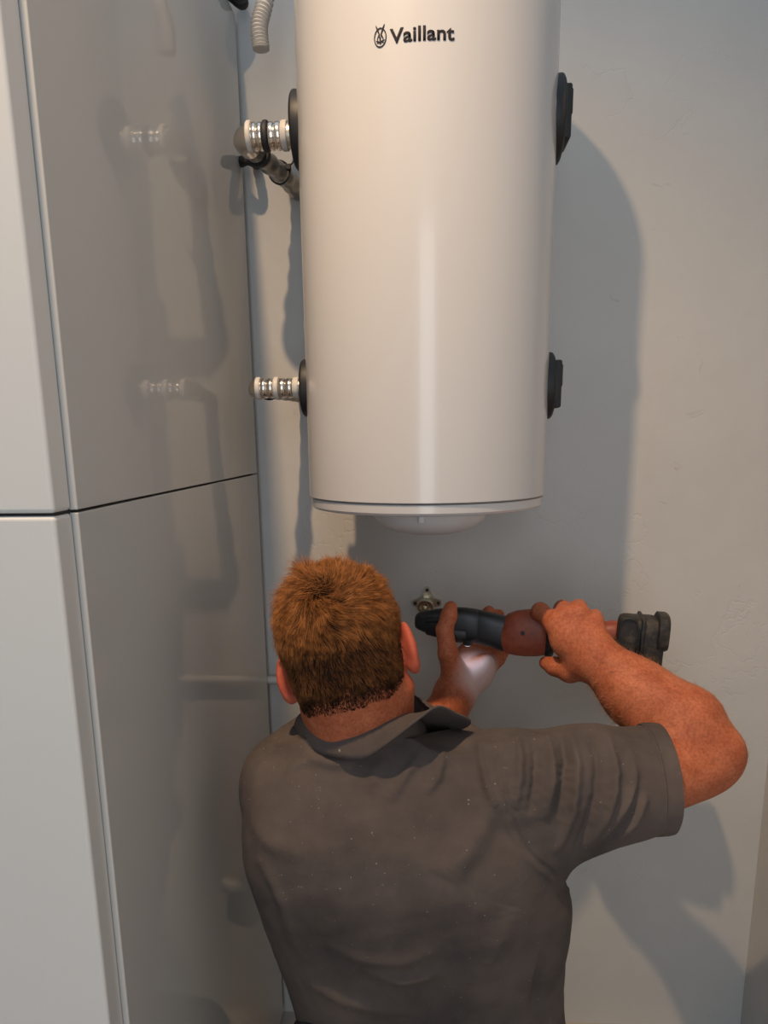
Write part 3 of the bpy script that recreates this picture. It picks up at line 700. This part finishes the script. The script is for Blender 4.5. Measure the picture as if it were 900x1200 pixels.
# sleeve hem band
hn = axs+np.array([.0, -.10, .10]); hn /= np.linalg.norm(hn)
bmv = np.array([v.co[:] for v in SHIRT.data.vertices]); rim = bmv[(np.abs((bmv-HEM)@hn) < 4e-4) & (np.linalg.norm(bmv-HEM, axis=1) < .11)]
if len(rim) > 10:
    c0 = rim.mean(0); e1 = np.cross(hn, (0, 1, .1)); e1 /= np.linalg.norm(e1); e2 = np.cross(hn, e1)
    an = np.arctan2((rim-c0)@e2, (rim-c0)@e1); rr = np.linalg.norm(rim-c0, axis=1); q_ = np.linspace(-math.pi, math.pi, 97)[:-1]
    rads = np.array([np.mean(rr[np.argsort(np.abs((an-a+math.pi) % (2*math.pi)-math.pi))[:6]]) for a in q_])
    def ring(off, add): return [c0+hn*off+(e1*math.cos(a)+e2*math.sin(a))*(r_+add) for a, r_ in zip(q_, rads)]
    bm = bmesh.new(); secs = [ring(-.024, -.001), ring(-.0235, .0022), ring(-.021, .0034), ring(-.0195, .0022), ring(-.018, .0036), ring(-.004, .0034), ring(.0015, .0026), ring(.002, -.0008), ring(-.010, -.0025)]
    rr_ = [[bm.verts.new(p) for p in s] for s in secs]
    for A, B_ in zip(rr_, rr_[1:]):
        for i in range(96): bm.faces.new((A[i], A[(i+1) % 96], B_[(i+1) % 96], B_[i]))
    ob = bm_obj('sleeve_hem', bm, CLOTH, SHIRT, True, 50); 
# collar: back leaf folded down at the left, flipped up at the right
#  station: fold (top) point, mid point, free edge
ST = [
 (P(392, 842, 1.09), P(372, 862, 1.09), P(366, 890, 1.09)),
 (P(362, 836, 1.04), P(350, 848, 1.04), P(345, 868, 1.04)),
 (P(355, 836, .995), P(348, 846, .988), P(350, 866, .980)),
 (P(366, 843, .945), P(360, 855, .930), P(368, 879, .914)),
 (P(395, 848, .920), P(392, 860, .902), P(399, 888, .888)),
 (P(430, 846, .910), P(428, 861, .891), P(427, 889, .878)),
 (P(462, 840, .917), P(463, 850, .894), P(460, 867, .872)),
 (P(482, 837, .942), P(487, 838, .910), P(490, 843, .880)),
 (P(492, 842, .972), P(506, 834, .935), P(513, 828, .902)),
 (P(497, 850, 1.01), P(516, 843, .980), P(535, 836, .945)),
 (P(498, 858, 1.06), P(522, 852, 1.02), P(552, 847, .985)),
 (P(494, 866, 1.10), P(510, 864, 1.06), P(526, 862, 1.03)),
]
A = catmull([s[0] for s in ST], 70); B_ = catmull([s[1] for s in ST], 70); C_ = catmull([s[2] for s in ST], 70)
rowsC = []
for t in np.linspace(0, 1, 12): rowsC.append((1-t)**2*A+2*t*(1-t)*(2*B_-.5*A-.5*C_)+t*t*C_)
vv = np.vstack(rowsC); nf = len(A); ff = [(i*nf+j, i*nf+j+1, (i+1)*nf+j+1, (i+1)*nf+j) for i in range(11) for j in range(nf-1)]
co = pd_obj('collar', vv, ff, CLOTH, SHIRT, True, 0); md = co.modifiers.new('t', 'SOLIDIFY'); md.thickness = .003; md.offset = 0
# collar stand inside the leaf
cen = P(430, 860, .985)
ins = []
for t in np.linspace(0, 1, 6):
    q_ = A+(cen-A)*np.array([.06, .06, 0])*t; q_ = q_+np.array([0, 0, -.034])*t+(A-cen)*np.array([.18, .18, 0])*t; ins.append(q_)
vv = np.vstack(ins); ff = [(i*nf+j, i*nf+j+1, (i+1)*nf+j+1, (i+1)*nf+j) for i in range(5) for j in range(nf-1)]
cs = pd_obj('collar_stand', vv, ff, CLOTH, SHIRT, True, 0); md = cs.modifiers.new('t', 'SOLIDIFY'); md.thickness = .002

# ------------------------------------------------------------------ trousers and boots (below the frame, kneeling)
tr = Field((-.32, .55, 0), (.30, 1.40, HC-.80), .006)
tr.ell((-.03, 1.03, .33), (.150, .10, .12), None, .02)
for s, x in ((-1, -.125), (1, .075)):
    tr.cone((x, .96, .36), (x+s*.05, 1.27, .085), .10, .072, .05)
    tr.cone((x+s*.05, 1.27, .085), (x+s*.03, .83, .082), .070, .055, .03)
V3, F3 = tr.mesh(); V3 = relax(V3, F3, 2); quad_obj('trousers', V3, F3, TROUS, man)
for s, x in ((-1, -.125), (1, .075)):
    bf = Field((x-.12, .55, 0), (x+.12, .90, .20), .005)
    bf.cone((x+s*.03, .84, .075), (x+s*.03, .76, .070), .050, .048, .02); bf.ell((x+s*.03, .70, .085), (.045, .045, .075), None, .03); bf.cone((x+s*.03, .70, .03), (x+s*.03, .67, .14), .03, .04, .02)
    V3, F3 = bf.mesh(); quad_obj('boot', V3, F3, RUB, man)
# ------------------------------------------------------------------ cordless tool in the hands
TORG = mat('tool_orange_plastic', (.30, .062, .028), .5)
L(TORG, ramp(TORG, noise(TORG, 60, 5, .65), [(.3, (.20, .038, .02)), (.7, (.34, .075, .03))]), bsdf(TORG).inputs['Base Color'])
TBLK = mat('tool_black', (.018, .018, .02), .42)
TDST = mat('dusty_black_plastic', (.05, .045, .038), .65)
L(TDST, ramp(TDST, noise(TDST, 70, 6, .7), [(.48, (.016, .015, .015)), (.80, (.10, .08, .055))]), bsdf(TDST).inputs['Base Color'])
LENS = mat('led_lens', (.55, .62, .75), .15); bsdf(LENS).inputs['Emission Color'].default_value = (.75, .86, 1, 1); bsdf(LENS).inputs['Emission Strength'].default_value = 1.2
TA, TB_ = P(487, 727, 1.245), P(782, 750, 1.185)
TM = frame(TB_-TA, (0, 0, 1)); tx, ty, tz_ = TM[:, 0], TM[:, 1], TM[:, 2]
def tY(px): return 1.245+(1.185-1.245)*(px-487)/295.
tool = empty('cordless_power_tool', P(640, 770, 1.21)); tag(tool, 'red and black cordless power tool held in both hands under the water tank', 'power tool')
def sec(px, t, b2, hd, ex=3.2, n=28, dy=0.):
    Y = tY(px)+dy; c = P(px, (t+b2)/2, Y); hh = np.linalg.norm(P(px, t, Y)-P(px, b2, Y))/2; o_ = []
    for q_ in np.linspace(0, 2*math.pi, n+1)[:-1]:
        cu_, su_ = math.cos(q_), math.sin(q_); a = math.copysign(abs(cu_)**(2/ex), cu_); s_ = math.copysign(abs(su_)**(2/ex), su_)
        o_.append(c+ty*hd*a+tz_*hh*s_)
    return o_
def part(nm, secs, m, ex=3.2, sharp=40): return unloc(bm_obj(nm, loft_bm([sec(*s, ex=ex) if len(s) == 4 else sec(*s[:4], ex=ex, dy=s[4]) for s in secs]), m, tool, True, sharp))
part('jaw_head', [(486.5, 723, 732, .006), (487.5, 720, 734.5, .010), (491, 717.5, 737, .013), (500, 715.5, 741, .015), (501, 715.5, 743, .016), (512, 714, 746, .017), (528, 712, 748.5, .018), (545, 712.5, 750, .018), (560, 715, 752, .018), (562, 717, 753, .017)], TBLK)
part('jaw_slot', [(500, 722, 727, .0162), (502, 720.5, 728, .0186), (516, 720, 728, .0196), (528, 720, 727, .0196), (530, 722, 726, .018)], RUB)
part('neck', [(556, 716, 753, .0165), (560, 715, 754, .0178), (575, 718.5, 757, .018), (590, 722, 762, .018), (594, 724, 763, .017)], TBLK)
part('neck_ridge', [(531, 733, 749, .0190), (533, 731, 751, .0215), (547, 733, 752, .0215), (549, 735, 750, .0190)], TBLK)
hs = part('housing', [(586.5, 731, 755, .013), (588, 725, 760, .018), (594, 719.5, 764, .022), (604, 716, 767, .0245), (618, 714.5, 768.5, .0255), (632, 715, 768.5, .0255), (641, 717, 767, .024), (644, 719, 765, .021)], TORG, 2.6)
hc = P(613, 737.5, tY(613))-ty*.0258
sc_ = bm_obj('screw_recess', lathe([(-.003, .0033), (.0022, .0033), (.0022, 0)], hc+ty*.0006, -ty, 16), RUB, hs)
part('collar_ring', [(640, 716, 768, .0245), (642, 715, 769, .0262), (648, 716, 769, .0262), (650, 718, 767, .0245)], TBLK, 2.6)
part('grip', [(644, 722, 764, .018), (650, 724, 763, .020), (675, 727, 763, .0195), (700, 729, 763, .0195), (708, 729, 762, .019)], TBLK, 2.6)
part('tail', [(700, 731, 763, .0195), (706, 729, 764, .022), (716, 728, 765, .0225), (726, 728, 766, .0225), (730, 730, 766, .020)], TORG, 2.8)
part('tail_grip', [(713, 737, 768, .0205), (714, 736, 769, .0236), (724, 736, 769, .0236), (725, 737, 768, .0205)], TBLK)
bt = part('battery', [(723, 726, 782, .026), (725, 722, 786, .030), (745, 722, 788, .031), (760, 723, 789, .031), (772, 725, 790, .030), (774.5, 730, 788, .026)], TDST, 5)
def plate(nm, px, py, w_, h_, dep, y0, m, par, bev=.003):
    c = P(px, py, tY(px)+y0); o_ = bm_obj(nm, box_bm((-w_/2, -dep/2, -h_/2), (w_/2, dep/2, h_/2), bev, 3, TM, c), m, par); return o_
fp = unloc(bm_obj('battery_face', loft_bm([[P(735.5, 744, 1.155)+tx*a*s1+tz_*b2*s1+ty*d_ for a, b2 in [(.0155*math.copysign(abs(math.cos(q_))**.55, math.cos(q_)), .031*math.copysign(abs(math.sin(q_))**.55, math.sin(q_))) for q_ in np.linspace(0, 2*math.pi, 33)[:-1]]] for d_, s1 in ((.02, 1.0), (.0, 1.0), (-.004, .97), (-.006, .90), (-.006, .84), (-.003, .80))]), TDST, tool, True, 35))
plate('latch', 737, 752, .016, .006, .006, -.038, TDST, fp, .0015); plate('latch_slot', 736, 758, .015, .004, .004, -.036, RUB, fp, .001); plate('charge_mark', 729, 757, .006, .003, .003, -.0395, TORG, fp, .0005)
fl_ = unloc(bm_obj('battery_end_cap', loft_bm([[P(765, 739, 1.185)+tz_*b2*s1+ty*a*s1+tx*d_ for a, b2 in [(.034*math.copysign(abs(math.cos(q_))**.6, math.cos(q_)), .030*math.copysign(abs(math.sin(q_))**.6, math.sin(q_))) for q_ in np.linspace(0, 2*math.pi, 33)[:-1]]] for d_, s1 in ((.004, .90), (.006, 1.0), (.018, 1.0), (.0215, .95), (.022, .85))]), TDST, tool, True, 35))
plate('battery_rib', 750, 742, .006, .060, .068, 0, TDST, bt, .002)
lc_ = P(548, 752, tY(548)-.020)
unloc(bm_obj('led_housing', lathe([(-.006, .0085), (.003, .0085), (.005, .0065)], lc_, (0, .25, -1), 24), TBLK, tool))
unloc(bm_obj('led_lens', lathe([(.004, .0062), (.0065, .005), (.0072, 0)], lc_, (0, .25, -1), 20), LENS, tool))
ll = bpy.data.lights.new('tool_led', 'SPOT'); ll.energy = .075; ll.color = (.62, .78, 1.0); ll.spot_size = math.radians(150); ll.spot_blend = .6; ll.shadow_soft_size = .008
llo = bpy.data.objects.new('tool_led', ll); COL.objects.link(llo); llo.location = lc_+np.array([0, .0022, -.011])*1.0
llo.rotation_euler = Vector((.0, .15, -1)).to_track_quat('-Z', 'Y').to_euler()
llo.parent = tool; unloc(llo)
